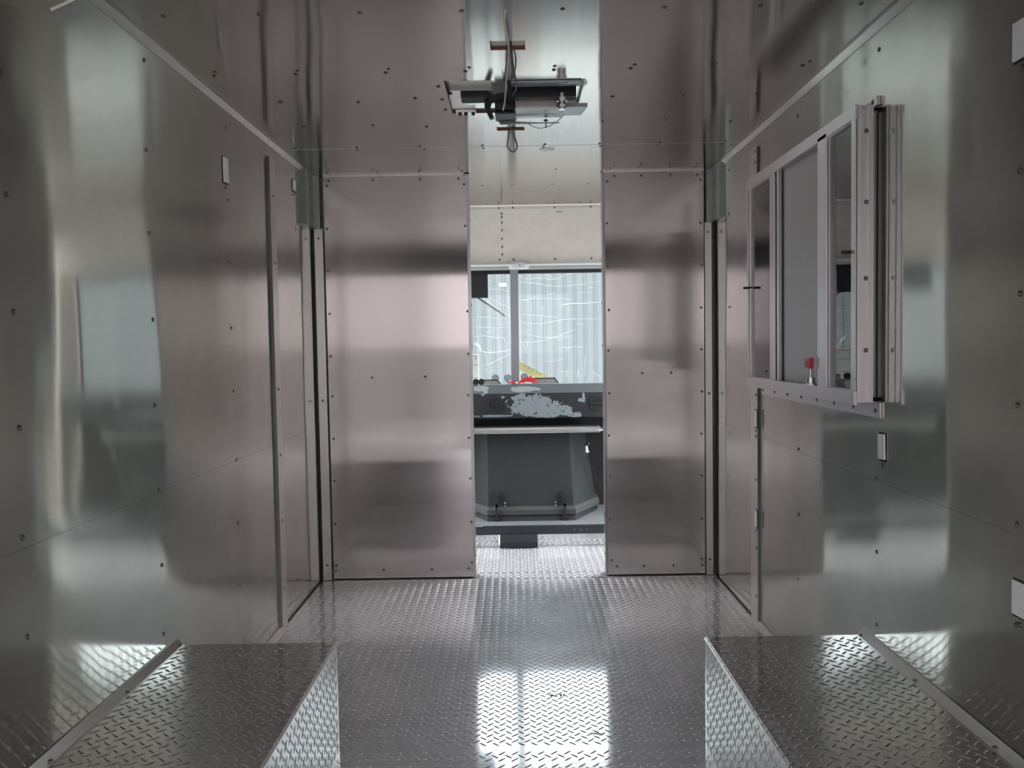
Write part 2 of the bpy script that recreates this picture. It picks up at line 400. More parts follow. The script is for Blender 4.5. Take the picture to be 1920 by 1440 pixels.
# ribbed metal building seen through the windshield, one continuous folded sheet
prof = []; x = -7.0
while x < 7.0:
    prof += [(x, 12.0), (x+.118, 12.0), (x+.124, 11.975), (x+.137, 11.975)]; x += .143
ring0 = [(a, b, -.65) for a, b in prof]; ring1 = [(a, b, 3.15) for a, b in prof]
loft(bm, [ring0, ring1], cap=False, closed=False); box(bm, -7, 7.1, 12.05, 16, -.65, 3.12)
tag(obj('metal_building', bm, 'siding'), 'pale grey ribbed metal building filling the view beyond the windshield', 'building')
bm = nb(); box(bm, -12, 12, -4.9, -4.5, .95, 2.2)  # unseen wall added behind the camera, banded to tune what the steel reflects
struct('wall_yard_rear', bm, 'rearwall', 'added pale wall behind the open rear, placed for the steel reflections')
bm = nb(); box(bm, -12, 12, -4.9, -4.5, 2.2, 2.5)  # dark band put in to keep the ceiling reflections dim
struct('wall_yard_rear_eave', bm, 'rear_dark_band', 'added dark band of the rear wall that dims the ceiling reflections')
bm = nb(); box(bm, -12, 12, -5.3, -4.9, 2.5, 3.9)  # bright band put in so the floor reflects more light
struct('wall_yard_rear_top', bm, 'rearwall', 'added pale upper band of the rear wall that brightens the floor')
bm = nb(); box(bm, -12, 12, -4.9, -4.47, -.65, .95)  # lower part made darker to shape the reflections in the partition
struct('wall_yard_rear_base', bm, 'rearwall_low', 'added darker lower band of the rear wall, set for the partition reflections')

# ------------------------------------------------------------------ floor
bm = nb(); box(bm, XL, XR, YR, 2.196, -.03, 0); box(bm, XL, XR, 2.1975, 4.085, -.03, -.0); box(bm, -.92, .92, 4.0865, 4.66, -.03, -.001)
floor = struct('floor', bm, 'tread', 'silver diamond tread plate floor running the length of the vehicle')
add_lugs(floor, [(-.498, .504, 1.5, 2.196, 0), (-.498, .504, 2.1975, 2.28, 0), (-.935, .935, 2.29, 3.97, 0), (-.20, .41, 3.97, 4.085, 0), (-.91, .91, 4.0865, 4.615, -.001)], (0, 1, 2))
# pen marks on the floor
def scribble(pts, loc, s):
    bm = nb()
    for line in pts:
        tube(bm, [(loc[0]+u*s, loc[1]+v*s, .0012) for u, v in line], .0009, 5, 4)
    return bm
obj('pen_mark', scribble([[(-3, 0), (-2, .8), (-1.3, -.4), (-2.2, -.6), (-1, .7)], [(-.6, .8), (-.5, -.7)], [(-.6, 0), (0, .1), (.1, .8), (.1, -.7)], [(.7, .7), (.8, -.6)], [(1.2, .8), (2, .4), (1.4, 0), (2.1, -.4), (1.2, -.7)], [(2.6, .8), (3.3, .2), (2.6, -.6), (2.6, .8)]], (.113, 2.63), .0085), 'ink', floor)
obj('pen_mark', scribble([[(-2, 1), (-1, .2), (0, .7), (1, -.2), (2, -.5)], [(-1, 1), (0, 0), (1.5, .4)]], (.215, 2.36), .009), 'ink', floor)

# wheel boxes covered in tread plate
def wheel_well(side, xin, label):
    x_w = XL if side < 0 else XR
    t = thing('wheel_well', label, 'wheel well cover', ((x_w+xin)/2, 1.0, 0), 'tread plate wheel well covers')
    x_w -= side*.0006; a, b = min(x_w, xin), max(x_w, xin)
    bm = nb(); box(bm, a, b, YR, 2.28, .300, .304); o = obj('top_plate', bm, 'tread_top', t); add_lugs(o, [(a+(.026 if side < 0 else 0), b-(.026 if side > 0 else 0), 1.3, 2.28, .304)], (0, 1, 2))
    s = .004 if side > 0 else -.004
    bm = nb(); box(bm, min(xin, xin-s*-1) if side > 0 else xin-.004, max(xin, xin+.004) if side > 0 else xin, YR, 2.28, .0, .3002); o = obj('side_plate', bm, 'tread_side', t); add_lugs(o, [(1.5, 2.28, 0, .30, xin if side > 0 else xin)], (1, 2, 0), lift=-side)
    bm = nb(); box(bm, a, b, 2.2765, 2.2805, 0, .3); obj('end_plate', bm, 'tread_front', t)
    e = -side*.0035
    bm = nb(); prism(bm, [(xin-.0035, .3005), (xin+e, .2985), (xin+.0035, .3035), (xin-e, .3055)], 1, YR, 2.281)
    obj('edge_bead', bm, 'chrome', t, True)
    bm = nb()
    prism(bm, [(x_w-side*.0005, .304), (x_w-side*.020, .304), (x_w-side*.020, .306), (x_w-side*.003, .322), (x_w-side*.0005, .322)], 1, YR, 2.279)
    tr = obj('wall_trim', bm, 'trim_d', t)
    screws(tr, [(x_w-side*.016, y, .310) for y in (2.262, 1.95, 1.62, 1.3)], (0, 0, 1))
wheel_well(-1, -.50, 'tread plate wheel well box along the left wall')
wheel_well(1, .506, 'tread plate wheel well box below the sliding service window wall')

# ------------------------------------------------------------------ side walls (two sheets each with a lap seam), rear frame
def side_wall(side):
    x = XL if side < 0 else XR
    n = 'wall_left' if side < 0 else 'wall_right'
    bm = nb()
    def slab(y0, y1, z0, z1, dx=0.0):
        a = x+side*dx; b = x+side*.04
        box(bm, min(a, b), max(a, b), y0, y1, z0, z1)
    slab(YR, 4.03, -.02, .737, .0); slab(YR, 4.03, .7374, ZC+.01, .0004)
    w = struct(n, bm, 'wall_l' if side < 0 else 'wall_r', 'brushed stainless steel %s wall with rows of screws' % ('left' if side < 0 else 'right'))
    pts = []
    for y, zs in ((.98, (.37, .585, .80, 1.02, 1.235, 1.45, 1.66)), (1.59, (.37, .56, .76, .975, 1.19, 1.41, 1.62)), (2.205, (.36, .545, .75, .97, 1.19, 1.41, 1.628, 1.85)), (2.82, (.10, .31, .53, .745, .965, 1.18, 1.395, 1.6, 1.84)), (3.72, (1.66, 1.86))):
        for z in zs:
            if side > 0 and 2.18 < y < 3.25 and .93 < z < 1.77: continue
            if side < 0 and y == 2.205: z += .001
            pts.append((x-side*.000, y+random.uniform(-.006, .006), z+random.uniform(-.008, .008)))
    screws(w, pts, (-side, 0, 0))
    return w
wl = side_wall(-1); wr = side_wall(1)

bm = nb()
box(bm, XL, XR, YR-.04, YR, 1.74, ZC+.01); box(bm, XL-.04, -.86, YR-.04, YR, -.03, 1.74); box(bm, .86, XR+.04, YR-.04, YR, -.03, 1.74)
struct('wall_rear', bm, 'dgalv', 'rear frame around the open back doorway')

# foam-filled outlet cut-outs
def cutout(x, y, z0, z1, w, side, label, dx=0.0, tilt=0):
    t = thing('outlet_cutout', label, 'outlet cutout', (x, y, (z0+z1)/2), 'outlet cut-outs filled with white foam')
    xa = x-side*dx
    bm = nb(); a, b = xa-side*.0012, xa+side*.004
    box(bm, min(a, b), max(a, b), y-w/2-.003, y+w/2+.001, z0-.005, z1+.003); obj('cut_edge', bm, 'shadowgap', t)
    bm = nb(); a = xa-side*.005; b = xa-side*.0005
    box(bm, min(a, b), max(a, b), y-w/2, y+w/2, z0, z1, .001)
    bmesh.ops.rotate(bm, cent=(x, y, (z0+z1)/2), matrix=Matrix.Rotation(tilt, 3, 'X'), verts=bm.verts[:])
    obj('foam_filling', bm, 'foam', t)
    screws(t, [(xa, y+.002, z0-.016)], (-side, 0, 0))
cutout(XL, 2.80, 1.655, 1.735, .044, -1, 'white foam-filled slot high on the left wall between two screw columns', tilt=.03)
cutout(XL, 3.675, 1.785, 1.83, .045, -1, 'small white slot high on the left wall beside the front corner')
cutout(XR, 2.17, .80, .865, .038, 1, 'white foam-filled slot just below the near end of the service window', tilt=-.05)
cutout(XR, 1.585, 1.62, 1.69, .050, 1, 'white slot at the top right edge of the photo on the right wall')
cutout(XR, 1.57, .585, .65, .045, 1, 'white slot at the right edge of the photo low above the wheel well')

# ------------------------------------------------------------------ ceiling: sheets around three cut openings
HOLES = [(-.051, .040, 2.275, 2.338), (-.200, .226, 2.608, 2.960), (-.052, .047, 3.165, 3.200)]
def sheet(bm, x0, x1, y0, y1, z0, z1, holes):
    ys = sorted({y0, y1, *[h[2] for h in holes], *[h[3] for h in holes]})
    for a, b in zip(ys[:-1], ys[1:]):
        hs = [h for h in holes if h[2] <= a+1e-6 and h[3] >= b-1e-6]
        if not hs: box(bm, x0, x1, a, b, z0, z1)
        else:
            h = hs[0]; box(bm, x0, h[0], a, b, z0, z1); box(bm, h[1], x1, a, b, z0, z1)
bm = nb()
sheet(bm, XL-.03, XR+.03, YR, 2.500, ZC, ZC+.003, [HOLES[0]])
sheet(bm, XL-.03, XR+.03, 2.502, 3.464, ZC+.0008, ZC+.003, HOLES[1:])
sheet(bm, XL-.03, XR+.03, 3.466, 4.93, ZC, ZC+.003, [])
ceil = struct('ceiling', bm, 'ceil', 'brushed stainless steel ceiling sheets with three cut openings')
pts = []
for y in (2.484, 2.520, 3.445, 3.490):
    for x in (-.86, -.62, -.36, -.125, .13, .36, .60, .86): pts.append((x+random.uniform(-.01, .01), y, ZC))
for x in (-.359, -.115, .127, .37, -.6, .6, -.83, .84): pts.append((x, 2.068, ZC))
for x in (-.75, -.5, -.31, .33, .56, .8): pts += [(x, 2.80+random.uniform(-.02, .02), ZC), (x, 3.12+random.uniform(-.02, .02), ZC)]
for y in (2.66, 2.80, 2.92): pts.append((-.235+.004*y, y, ZC))
for x in (-.85, -.62, -.43, -.23, .2, .45, .58, .72, .84): pts.append((x, 3.93, ZC))
for x in (-.15, 0, .2, .38): pts += [(x, 4.3, ZC), (x, 4.85, ZC)]
screws(ceil, [p for p in pts if not any(h[0]-.01 < p[0] < h[1]+.01 and h[2]-.01 < p[1] < h[3]+.01 for h in HOLES)], (0, 0, -1))
# boxes of roof lining above the openings, with rusty cut rims
for i, (x0, x1, y0, y1) in enumerate(HOLES):
    bm = nb(); d = (.006, .022, .006)[i]
    z = ZC+.003
    box(bm, x0-.01, x1+.01, y0-.01, y1+.01, z+d, z+d+.004); box(bm, x0-.012, x0-.008, y0-.01, y1+.01, z, z+d); box(bm, x1+.008, x1+.012, y0-.01, y1+.01, z, z+d)
    box(bm, x0-.01, x1+.01, y0-.012, y0-.008, z, z+d); box(bm, x0-.01, x1+.01, y1+.008, y1+.012, z, z+d)
    obj('roof_lining', bm, 'cream' if i != 1 else 'lining', ceil)
    bm = nb(); e = .006
    zz = ZC-.0015
    box(bm, x0-e*.3, x1+e*.3, y1-.001, y1+e*(.3, .3, 1.2)[i], zz, z+.004); box(bm, x0-e*.4, x0, y0, y1, zz, z+.004)
    obj('rusty_rim', bm, 'rust', ceil)
bm = nb(); cyl(bm, (.144, 3.53, ZC-.0015), 2, .030, .003, 24); obj('vent_disc', bm, 'foam', ceil, True)
ceil.children[-1]['label'] = 'small white round disc'

# roof mechanism in the middle opening
t = thing('roof_latch_mechanism', 'galvanised latch mechanism with black lever hanging in the ceiling opening', 'roof mechanism', (.0, 2.78, ZC))
def part(n, m, f, smooth=False, p=None):
    bm = nb(); f(bm); return obj(n, bm, m, p or t, smooth)
part('housing', 'galv', lambda b: (box(b, .012, .168, 2.74, 2.86, 1.862, 1.925, .003)))
part('back_plate', 'dgalv', lambda b: (box(b, .0, .215, 2.615, 2.665, 1.905, 1.945, .003), box(b, .0, .2, 2.665, 2.72, 1.925, 1.935)))
part('slide_plate', 'dgalv', lambda b: (prism(b, [(.168, 2.76), (.245, 2.76), (.232, 2.86), (.160, 2.86)], 2, 1.868, 1.872), box(b, .168, .245, 2.757, 2.761, 1.868, 1.88)))
part('black_channel', 'dark', lambda b: box(b, -.01, .205, 2.70, 2.742, 1.885, 1.93))
h1 = part('motor', 'rubber', lambda b: box(b, -.158, -.072, 2.69, 2.76, 1.885, 1.93, .004))
part('motor_bracket', 'chrome', lambda b: (box(b, -.185, -.158, 2.68, 2.75, 1.905, 1.909), box(b, -.072, -.058, 2.68, 2.75, 1.905, 1.909), box(b, -.19, -.06, 2.672, 2.682, 1.9, 1.93)))
part('corner_bracket', 'chrome', lambda b: (box(b, -.188, -.12, 2.93, 2.955, 1.903, 1.908), box(b, -.188, -.12, 2.926, 2.930, 1.903, 1.925)))
for x in (-.175, -.155, -.13): part('bolt', 'dark', lambda b: cyl(b, (x, 2.94, 1.896), 2, .006, .009, 8), True)
part('base_plate', 'lining', lambda b: box(b, -.20, .0, 2.765, 2.92, 1.914, 1.917))
part('lever', 'dark', lambda b: (prism(b, [(-.085, 1.905), (-.02, 1.915), (.012, 1.915), (.012, 1.900), (-.02, 1.897), (-.062, 1.885), (-.067, 1.868), (-.055, 1.835), (-.068, 1.833), (-.085, 1.868)], 1, 2.745, 2.765)))
part('gear_block', 'dark', lambda b: (box(b, -.052, .012, 2.76, 2.86, 1.864, 1.90, .003), box(b, -.052, .012, 2.765, 2.855, 1.852, 1.858)))
part('cable_gland', 'chrome', lambda b: (cyl(b, (.160, 2.70, 1.845), 2, .012, .05, 14), cyl(b, (.160, 2.70, 1.85), 2, .016, .008, 6), cyl(b, (.160, 2.70, 1.87), 2, .017, .01, 6)), True)
part('mounting_foot', 'dgalv', lambda b: prism(b, [(-.045, 1.855), (.10, 1.848), (.16, 1.848), (.16, 1.845), (-.035, 1.843)], 1, 2.862, 2.866))
for x, y in ((.04, 2.742), (.135, 2.742)): part('rivet', 'chrome', lambda b: cyl(b, (x, y-.004, 1.892), 1, .004, .004, 8), True)
part('stud', 'dark', lambda b: (cyl(b, (.115, 2.865, 1.83), 2, .002, .03, 6), cyl(b, (.115, 2.865, 1.853), 2, .008, .003, 8)), True)
def wire(name, pts, r, mat, label, cat='wire', group=None):
    bm = nb(); tube(bm, pts, r, 7, 8)
    return tag(obj(name, bm, mat, smooth=True), label, cat, group)
wire('stray_wire', [(.175, 2.85, 1.868), (.15, 2.87, 1.850), (.115, 2.87, 1.833), (.085, 2.87, 1.832), (.055, 2.87, 1.846)], .0013, 'wire_g', 'thin loose wire curling below the right side of the roof mechanism')
wire('cream_cable', [(-.006, 2.05, 1.92), (-.012, 2.10, 1.902), (-.006, 2.22, 1.901), (-.004, 2.30, 1.90), (-.008, 2.42, 1.895), (-.015, 2.60, 1.885), (-.020, 2.70, 1.872), (-.026, 2.72, 1.850)], .0026, 'wire_w', 'cream cable drooping along the ceiling past the rear slot to the mechanism')
wire('brown_cable', [(.002, 2.285, 1.93), (.003, 2.30, 1.905), (.008, 2.40, 1.885), (.016, 2.52, 1.875), (.014, 2.61, 1.880), (.003, 2.70, 1.885), (.008, 2.84, 1.86), (.012, 2.95, 1.885), (.012, 3.08, 1.893), (.012, 3.18, 1.915)], .0024, 'wire_b', 'brown cable running from the rear ceiling slot past the mechanism to the front slot')
wire('brown_cable', [(-.002, 2.285, 1.93), (.0, 2.31, 1.904), (.002, 2.42, 1.907), (.006, 2.53, 1.9065), (.004, 2.59, 1.9065)], .0020, 'wire_b', 'shorter brown cable hanging between the rear ceiling slot and the mechanism')
wire('wire_loop', [(-.003, 3.19, 1.925), (-.008, 3.2, 1.906), (-.015, 3.2, 1.87), (-.016, 3.2, 1.845), (.004, 3.2, 1.828), (.018, 3.2, 1.838), (.019, 3.2, 1.857), (.008, 3.2, 1.885), (.004, 3.19, 1.915)], .0020, 'wire_b', 'brown wire looped down from the front ceiling slot')
wire('wire_loop', [(-.006, 3.19, 1.925), (.000, 3.205, 1.90), (.006, 3.205, 1.87), (.010, 3.205, 1.835), (.022, 3.205, 1.845), (.018, 3.205, 1.868), (.010, 3.2, 1.9), (.010, 3.19, 1.925)], .0013, 'wire_g', 'finer grey wire looped beside the brown one at the front ceiling slot')
wire('hanging_cable', [(-.70, 1.66, 1.93), (-.74, 1.70, 1.885), (-.80, 1.715, 1.845), (-.86, 1.73, 1.822), (-.915, 1.72, 1.792)], .0032, 'wire_w', 'white cable end drooping from the ceiling at the top left corner', 'cable')


k = 0
def trim(bm, label, mat='trim'):
    global k; k += 1
    return struct('trim_%d' % k, bm, mat, label)
M['trim_y'] = steel('brushed_trim_lengthwise', (0, 1, 0), seed=3, wob=.001, col=(.52, .51, .49), r1=.15, r2=.4, mixf=.5)
for side in (-1, 1):
    x = XL if side < 0 else XR; w = 'left' if side < 0 else 'right'
    bm = nb(); prism(bm, [(x, ZC), (x, ZC-.018), (x-side*.003, ZC-.018), (x-side*.016, ZC-.003), (x-side*.016, ZC)], 1, YR, 3.995)
    o = trim(bm, 'thin steel angle trim where the %s wall meets the ceiling' % w, 'trim_y')
    bm = nb(); prism(bm, [(x, 0), (x-side*.022, 0), (x-side*.022, .003), (x-side*.003, .020), (x, .021)], 1, 2.281, 3.29)
    trim(bm, 'low floor trim at the foot of the %s wall' % w, 'trim_y')
    bm = nb(); box(bm, min(x-side*.003, x-side*.0), max(x-side*.003, x), 3.37, 3.985, .0, .006)
    trim(bm, 'dark seal line at the foot of the %s front wall section' % w, 'shadowgap')
# vertical wall strips
bm = nb(); prism(bm, [(XL, 3.272), (XL+.010, 3.280), (XL+.012, 3.345), (XL, 3.355)], 2, .0, 1.845)
o = trim(bm, 'vertical steel strip on the left wall from floor to near the ceiling')
screws(o, [(XL+.0115, 3.315, z) for z in (.16, .43, .69, .95, 1.44, 1.7)], (1, 0, 0))
bm = nb(); prism(bm, [(XR, 3.25), (XR-.010, 3.26), (XR-.012, 3.35), (XR, 3.36)], 2, .0, 1.845)
o = trim(bm, 'vertical steel strip on the right wall behind the far end of the service window')
screws(o, [(XR-.0105, 3.28, z) for z in (.11, .30, .57, .74, .9, 1.79, 1.83)], (-1, 0, 0))
cutout(XR, 3.277, .775, .84, .030, 1, 'white foam-filled slot in the right wall strip, upper of two', dx=.010)
cutout(XR, 3.277, .385, .45, .030, 1, 'white foam-filled slot in the right wall strip, lower of two', dx=.010)
# corner strips at the partition and the angled gussets above them
for side in (-1, 1):
    x = XL if side < 0 else XR; w = 'left' if side < 0 else 'right'
    a, b = (x+.010, x+.050) if side < 0 else (x-.046, x-.014)
    bm = nb(); box(bm, a, b, YB-.014, YB-.001, 0.003, 1.665, .001)
    o = trim(bm, 'vertical corner strip beside the %s partition panel' % w)
    screws(o, [((a+b)/2, YB-.0145, z) for z in (.075, .86 if side < 0 else .865, 1.62)], (0, -1, 0))
    bm = nb(); xx = x-side*.022; xe = x-side*.040
    prism(bm, [(x, 3.775), (xx, 3.80), (xx, YB-.018), (xe, YB-.020), (xe, YB+.0), (x, YB+.0)], 2, 1.662, ZC-.001)
    o = trim(bm, 'folded steel gusset at the top %s front corner' % w, 'gusset')
    screws(o, [(x-side*.022, 3.895, 1.72), (x-side*.022, 3.885, 1.83)], (-side, 0, 0))

# ------------------------------------------------------------------ front partition: two sheet panels either side of the doorway
LEAN = .015
bm = nb(); box(bm, XL-.01, -.205, YB+.045, YB+.055, 0, ZC); box(bm, .417, XR+.01, YB+.045, YB+.055, 0, ZC)
struct('wall_front_backing', bm, 'dgalv', 'cab side backing of the partition')
def front_panel(side, x0, x1, cols, rows_x, label):
    bm = nb()
    loft(bm, [[(x0, YB+.0, .006), (x1, YB+.0, .006), (x1, YB+.05, .006), (x0, YB+.05, .006)],
              [(x0, YB-LEAN, ZC-.004), (x1, YB-LEAN, ZC-.004), (x1, YB+.05, ZC-.004), (x0, YB+.05, ZC-.004)]])
    o = struct('wall_front_left' if side < 0 else 'wall_front_right', bm, 'front', label)
    yy = lambda z: YB-LEAN*z/ZC
    p = []
    for x in cols:
        for z in (1.86, 1.665, 1.465, 1.265, 1.07, .876, .675, .475, .27, .073): p.append((x+random.uniform(-.003, .003), yy(z), z+random.uniform(-.004, .004)))
    for x in rows_x: p += [(x, yy(1.885), 1.885), (x+random.uniform(-.02, .02), yy(.045), .045)]
    m = sum(cols)/2
    p += [(m-.13 if side < 0 else m-.06, yy(.965), .965), (m+.12 if side < 0 else m+.075, yy(.965), .965)]
    screws(o, p, (0, -1, 0))
    # folded doorway edge
    xe = x1 if side < 0 else x0; s = -side
    bm = nb(); loft(bm, [[(xe-s*.009, YB-.002, .004), (xe+s*.004, YB-.002, .004), (xe+s*.004, YB+.05, .004), (xe-s*.009, YB+.05, .004)],
                         [(xe-s*.009, YB-.002-LEAN, ZC-.005), (xe+s*.004, YB-.002-LEAN, ZC-.005), (xe+s*.004, YB+.05, ZC-.005), (xe-s*.009, YB+.05, ZC-.005)]])
    e = obj('edge_fold', bm, 'trim_d', o)
    screws(e, [(xe+s*.004, YB+.03, z) for z in (.1, .3, .5, .7, .9, 1.1, 1.3, 1.5, 1.7)], (s, 0, 0))
    bm = nb(); box(bm, x0, x1-.02 if side < 0 else x1, YB-LEAN-.006, YB-LEAN+.0, ZC-.007, ZC-.0005); obj('bright_gap_strip', bm, 'chrome', o)  # bright strip added in place of light showing through the gap under the ceiling
    bm = nb(); box(bm, x0, x1, YB+.001, YB+.04, 0.0, .0062); obj('bottom_gap', bm, 'shadowgap', o)
    return o
front_panel(-1, -.882, -.207, (-.868, -.222), (-.855, -.65, -.43, -.25), 'wide brushed steel partition panel left of the doorway')
front_panel(1, .420, .890, (.440, .876), (.475, .60, .735, .86), 'narrower brushed steel partition panel right of the doorway')

# ------------------------------------------------------------------ sliding service window on the right wall
XF = .88
win = thing('window_1', 'aluminium sliding service window boxed out from the right wall', 'window', (XR, 2.7, 1.3)); win['kind'] = 'structure'
Y0, Y1, Z0, Z1 = 2.195, 3.21, .945, 1.705
def wp(n, m, f, p=None, smooth=False):
    bm = nb(); f(bm); return obj(n, bm, m, p or win, smooth)
def ring(b):
    xb = XR-.016
    box(b, XF, xb, Y0, Y0+.014, Z0, Z1, .001); box(b, XF, xb, Y1-.010, Y1, Z0, Z1, .001)
    box(b, XF, xb, Y0, Y1, Z0, Z0+.012, .001); box(b, XF, xb, Y0, Y1, Z1-.012, Z1, .001)
fr = wp('frame', 'alu', lambda b: (ring(b), box(b, XF-.004, XF+.004, Y0-.004, Y1, Z1-.032, Z1+.002, .001), box(b, XF-.006, XF+.004, Y0-.004, Y1, Z0-.006, Z0+.030, .001),
    box(b, XF-.002, XF+.003, Y0, Y0+.026, Z0, Z1), box(b, XF-.002, XF+.003, Y1-.014, Y1, Z0, Z1),
    box(b, XF+.010, XF+.016, Y0-.004, Y0, Z0, Z1), box(b, XF+.030, XF+.036, Y0-.006, Y0, Z0, Z1), box(b, XF+.040, XF+.044, Y0-.003, Y0, Z0, Z1)))
screws(fr, [(XF+.026, Y0-.0005, z) for z in (1.64, 1.46, 1.265, 1.08)], (0, -1, 0))
wp('recessed_filler', 'dgalv', lambda b: (box(b, XR-.017, XR-.001, Y0+.016, Y0+.03, Z0, Z1), box(b, XR-.017, XR-.001, Y0+.016, Y1-.01, Z0+.002, Z0+.014), box(b, XR-.017, XR-.001, Y0+.016, Y1-.01, Z1-.014, Z1-.002), box(b, XR-.017, XR-.001, Y1-.02, Y1-.01, Z0, Z1)))
fl = wp('wall_flange', 'alu', lambda b: (box(b, XR-.006, XR-.0005, Y0-.02, Y1+.01, Z0-.040, Z0), box(b, XR-.010, XR-.0005, Y0-.005, Y0+.06, Z1, Z1+.022)))
screws(fl, [(XR-.006, 2.20+i*.143, Z0-.022) for i in range(8)]+[(XR-.010, 2.215, Z1+.012), (XR-.010, 2.24, Z1+.010)], (-1, 0, 0))
wp('closed_shutter', 'shutter', lambda b: box(b, XR-.004, XR-.0015, Y0+.014, Y1-.01, Z0+.01, Z1-.01))
def sash(y0, y1, xo, wn, wf, label):
    s = wp('sash', 'alu', lambda b: (box(b, xo, xo+.014, y0, y0+wn, Z0+.03, Z1-.03, .001), box(b, xo, xo+.014, y1-wf, y1, Z0+.03, Z1-.03, .001),
        box(b, xo, xo+.012, y0, y1, Z0+.012, Z0+.032), box(b, xo, xo+.012, y0, y1, Z1-.034, Z1-.012)))
    s['label'] = label
    wp('glass_pane', 'glass', lambda b: box(b, xo+.006, xo+.009, y0+wn-.002, y1-wf+.002, Z0+.03, Z1-.03), s)
    return s
s1 = sash(2.222, 2.465, XF+.004, .012, .075, 'near sliding sash with clear glass')
s2 = sash(2.885, 3.196, XF+.004, .062, .012, 'far fixed sash with clear glass')
wp('centre_stile', 'alu', lambda b: box(b, XF-.004, XF+.012, 2.392, 2.462, Z0+.018, Z1-.02, .002))
wp('track_gap', 'shadowgap', lambda b: box(b, XF+.012, XF+.03, 2.866, 2.888, Z0+.012, Z1-.012))
wp('screen_frame', 'alu', lambda b: (box(b, XF+.004, XF+.014, 2.842, 2.866, Z0+.012, Z1-.012), box(b, XF+.016, XF+.024, 2.46, 2.85, Z0+.012, Z0+.022), box(b, XF+.016, XF+.024, 2.46, 2.85, Z1-.03, Z1-.012)))
sc = wp('insect_screen', 'screen', lambda b: box(b, XF+.018, XF+.0195, 2.46, 2.845, Z0+.02, Z1-.02)); sc['label'] = 'fine grey mesh screen'
for y, z, side in ((3.19, 1.307, 1), (2.235, 1.337, 1)):
    wp('pull', 'dark', lambda b: (box(b, XF-.022, XF-.002, y-.006, y+.004, z-.004, z+.004, .001), box(b, XF-.004, XF+.004, y-.03 if y > 3 else y-.01, y+.035, z-.003, z+.003)))
la = wp('latch', 'chrome', lambda b: (cyl(b, (XF-.010, 2.50, Z0+.05), 2, .005, .05, 10), cyl(b, (XF-.010, 2.50, Z0+.036), 2, .014, .018, 12), box(b, XF-.02, XF+.017, 2.485, 2.515, Z0+.03, Z0+.036)), None, True)
rh = wp('latch_handle', 'red_handle', lambda b: prism(b, [(2.482, Z0+.112), (2.525, Z0+.106), (2.53, Z0+.084), (2.49, Z0+.080)], 0, XF-.018, XF-.006), la); rh['label'] = 'red latch handle'

# ------------------------------------------------------------------ cab beyond the doorway
bm = nb()
for side in (-1, 1):
    x = XL if side < 0 else XR; a, b = sorted((x, x+side*.04))
    box(bm, a, b, 4.03, 4.2, 0, ZC+.01); box(bm, a, b, 5.0, 5.3, -.3, ZC+.01); box(bm, a, b, 4.2, 5.0, 1.8, ZC+.01)
struct('wall_cab_sides', bm, 'header', 'painted cab side frames around the open side doors')
bm = nb()
box(bm, -.94, .94, 4.925, 4.94, 1.588, ZC-.001)
hd = struct('wall_cab_header', bm, 'header', 'scuffed bare metal header panel above the windshield')
bm = nb()
for z in (1.865, 1.845, 1.815, 1.77, 1.722, 1.675, 1.632): box(bm, -.067, -.061, 4.9235, 4.925, z-.008, z+.006)
box(bm, .25, .285, 4.9235, 4.925, 1.868, 1.871)
o = obj('slot_marks', bm, 'shadowgap', hd)
bm = nb(); box(bm, -.91, .91, 4.923, 4.9249, 1.885, 1.893); obj('header_seam', bm, 'white', hd)
screws(hd, [(x, 4.925, z) for x in (-.08, .0, .24, .45) for z in (1.60, 1.895)], (0, -1, 0))
bm = nb(); prism(bm, [(4.90, 1.57), (4.925, 1.59), (5.06, 1.585), (5.06, 1.565), (4.92, 1.560)], 0, -.92, .92)
trim(bm, 'off-white rolled gutter trim under the header panel', 'white')
bm = nb(); prism(bm, [(4.93, 1.558), (5.0, 1.562), (5.16, 1.59), (5.16, 1.578), (4.94, 1.541)], 0, -.92, .92)
trim(bm, 'grey rail above the windshield', 'greytrim')
dl = thing('dome_light', 'small white oval dome light under the header at the windshield post', 'dome light', (.030, 4.94, 1.557))
bm = nb()
ov = lambda rx, ry, z: [(.030+rx*math.copysign(abs(math.cos(a))**.6, math.cos(a)), 4.94+ry*math.copysign(abs(math.sin(a))**.6, math.sin(a)), z) for a in [2*PI*i/28 for i in range(28)]]
loft(bm, [ov(.062, .038, 1.585), ov(.062, .038, 1.562), ov(.056, .034, 1.548), ov(.03, .02, 1.545)]); obj('lens', bm, 'white', dl, True)
bm = nb(); loft(bm, [ov(.066, .042, 1.590), ov(.066, .042, 1.580)]); obj('base', bm, 'greytrim', dl, True)
bm = nb(); cyl(bm, (.035, 4.90, 1.565), 1, .004, .006, 8); obj('screw', bm, 'screw', dl, True)

# windshield
ws = thing('window_2', 'two-pane windshield with a grey centre post', 'windshield', (0, 5.2, 1.2)); ws['kind'] = 'structure'
def vp(n, m, f, p=None, smooth=False):
    bm = nb(); f(bm); return obj(n, bm, m, p or ws, smooth)
vp('glass_pane', 'ws_glass', lambda b: box(b, -.90, -.022, 5.205, 5.210, .80, 1.545))
vp('glass_pane', 'ws_glass', lambda b: box(b, .022, .90, 5.205, 5.210, .80, 1.545))
vp('centre_post', 'post', lambda b: loft(b, [[(-.026, 5.17, .84), (.022, 5.17, .84), (.022, 5.215, .84), (-.026, 5.215, .84)], [(-.022, 5.10, 1.56), (.026, 5.10, 1.56), (.026, 5.215, 1.56), (-.022, 5.215, 1.56)]]))
vp('rubber_seal', 'rubber', lambda b: (box(b, -.92, .92, 5.17, 5.215, 1.540, 1.60), box(b, -.92, -.88, 5.19, 5.215, .8, 1.56), box(b, .88, .92, 5.19, 5.215, .8, 1.56), box(b, -.92, .92, 5.19, 5.215, .77, .80)))
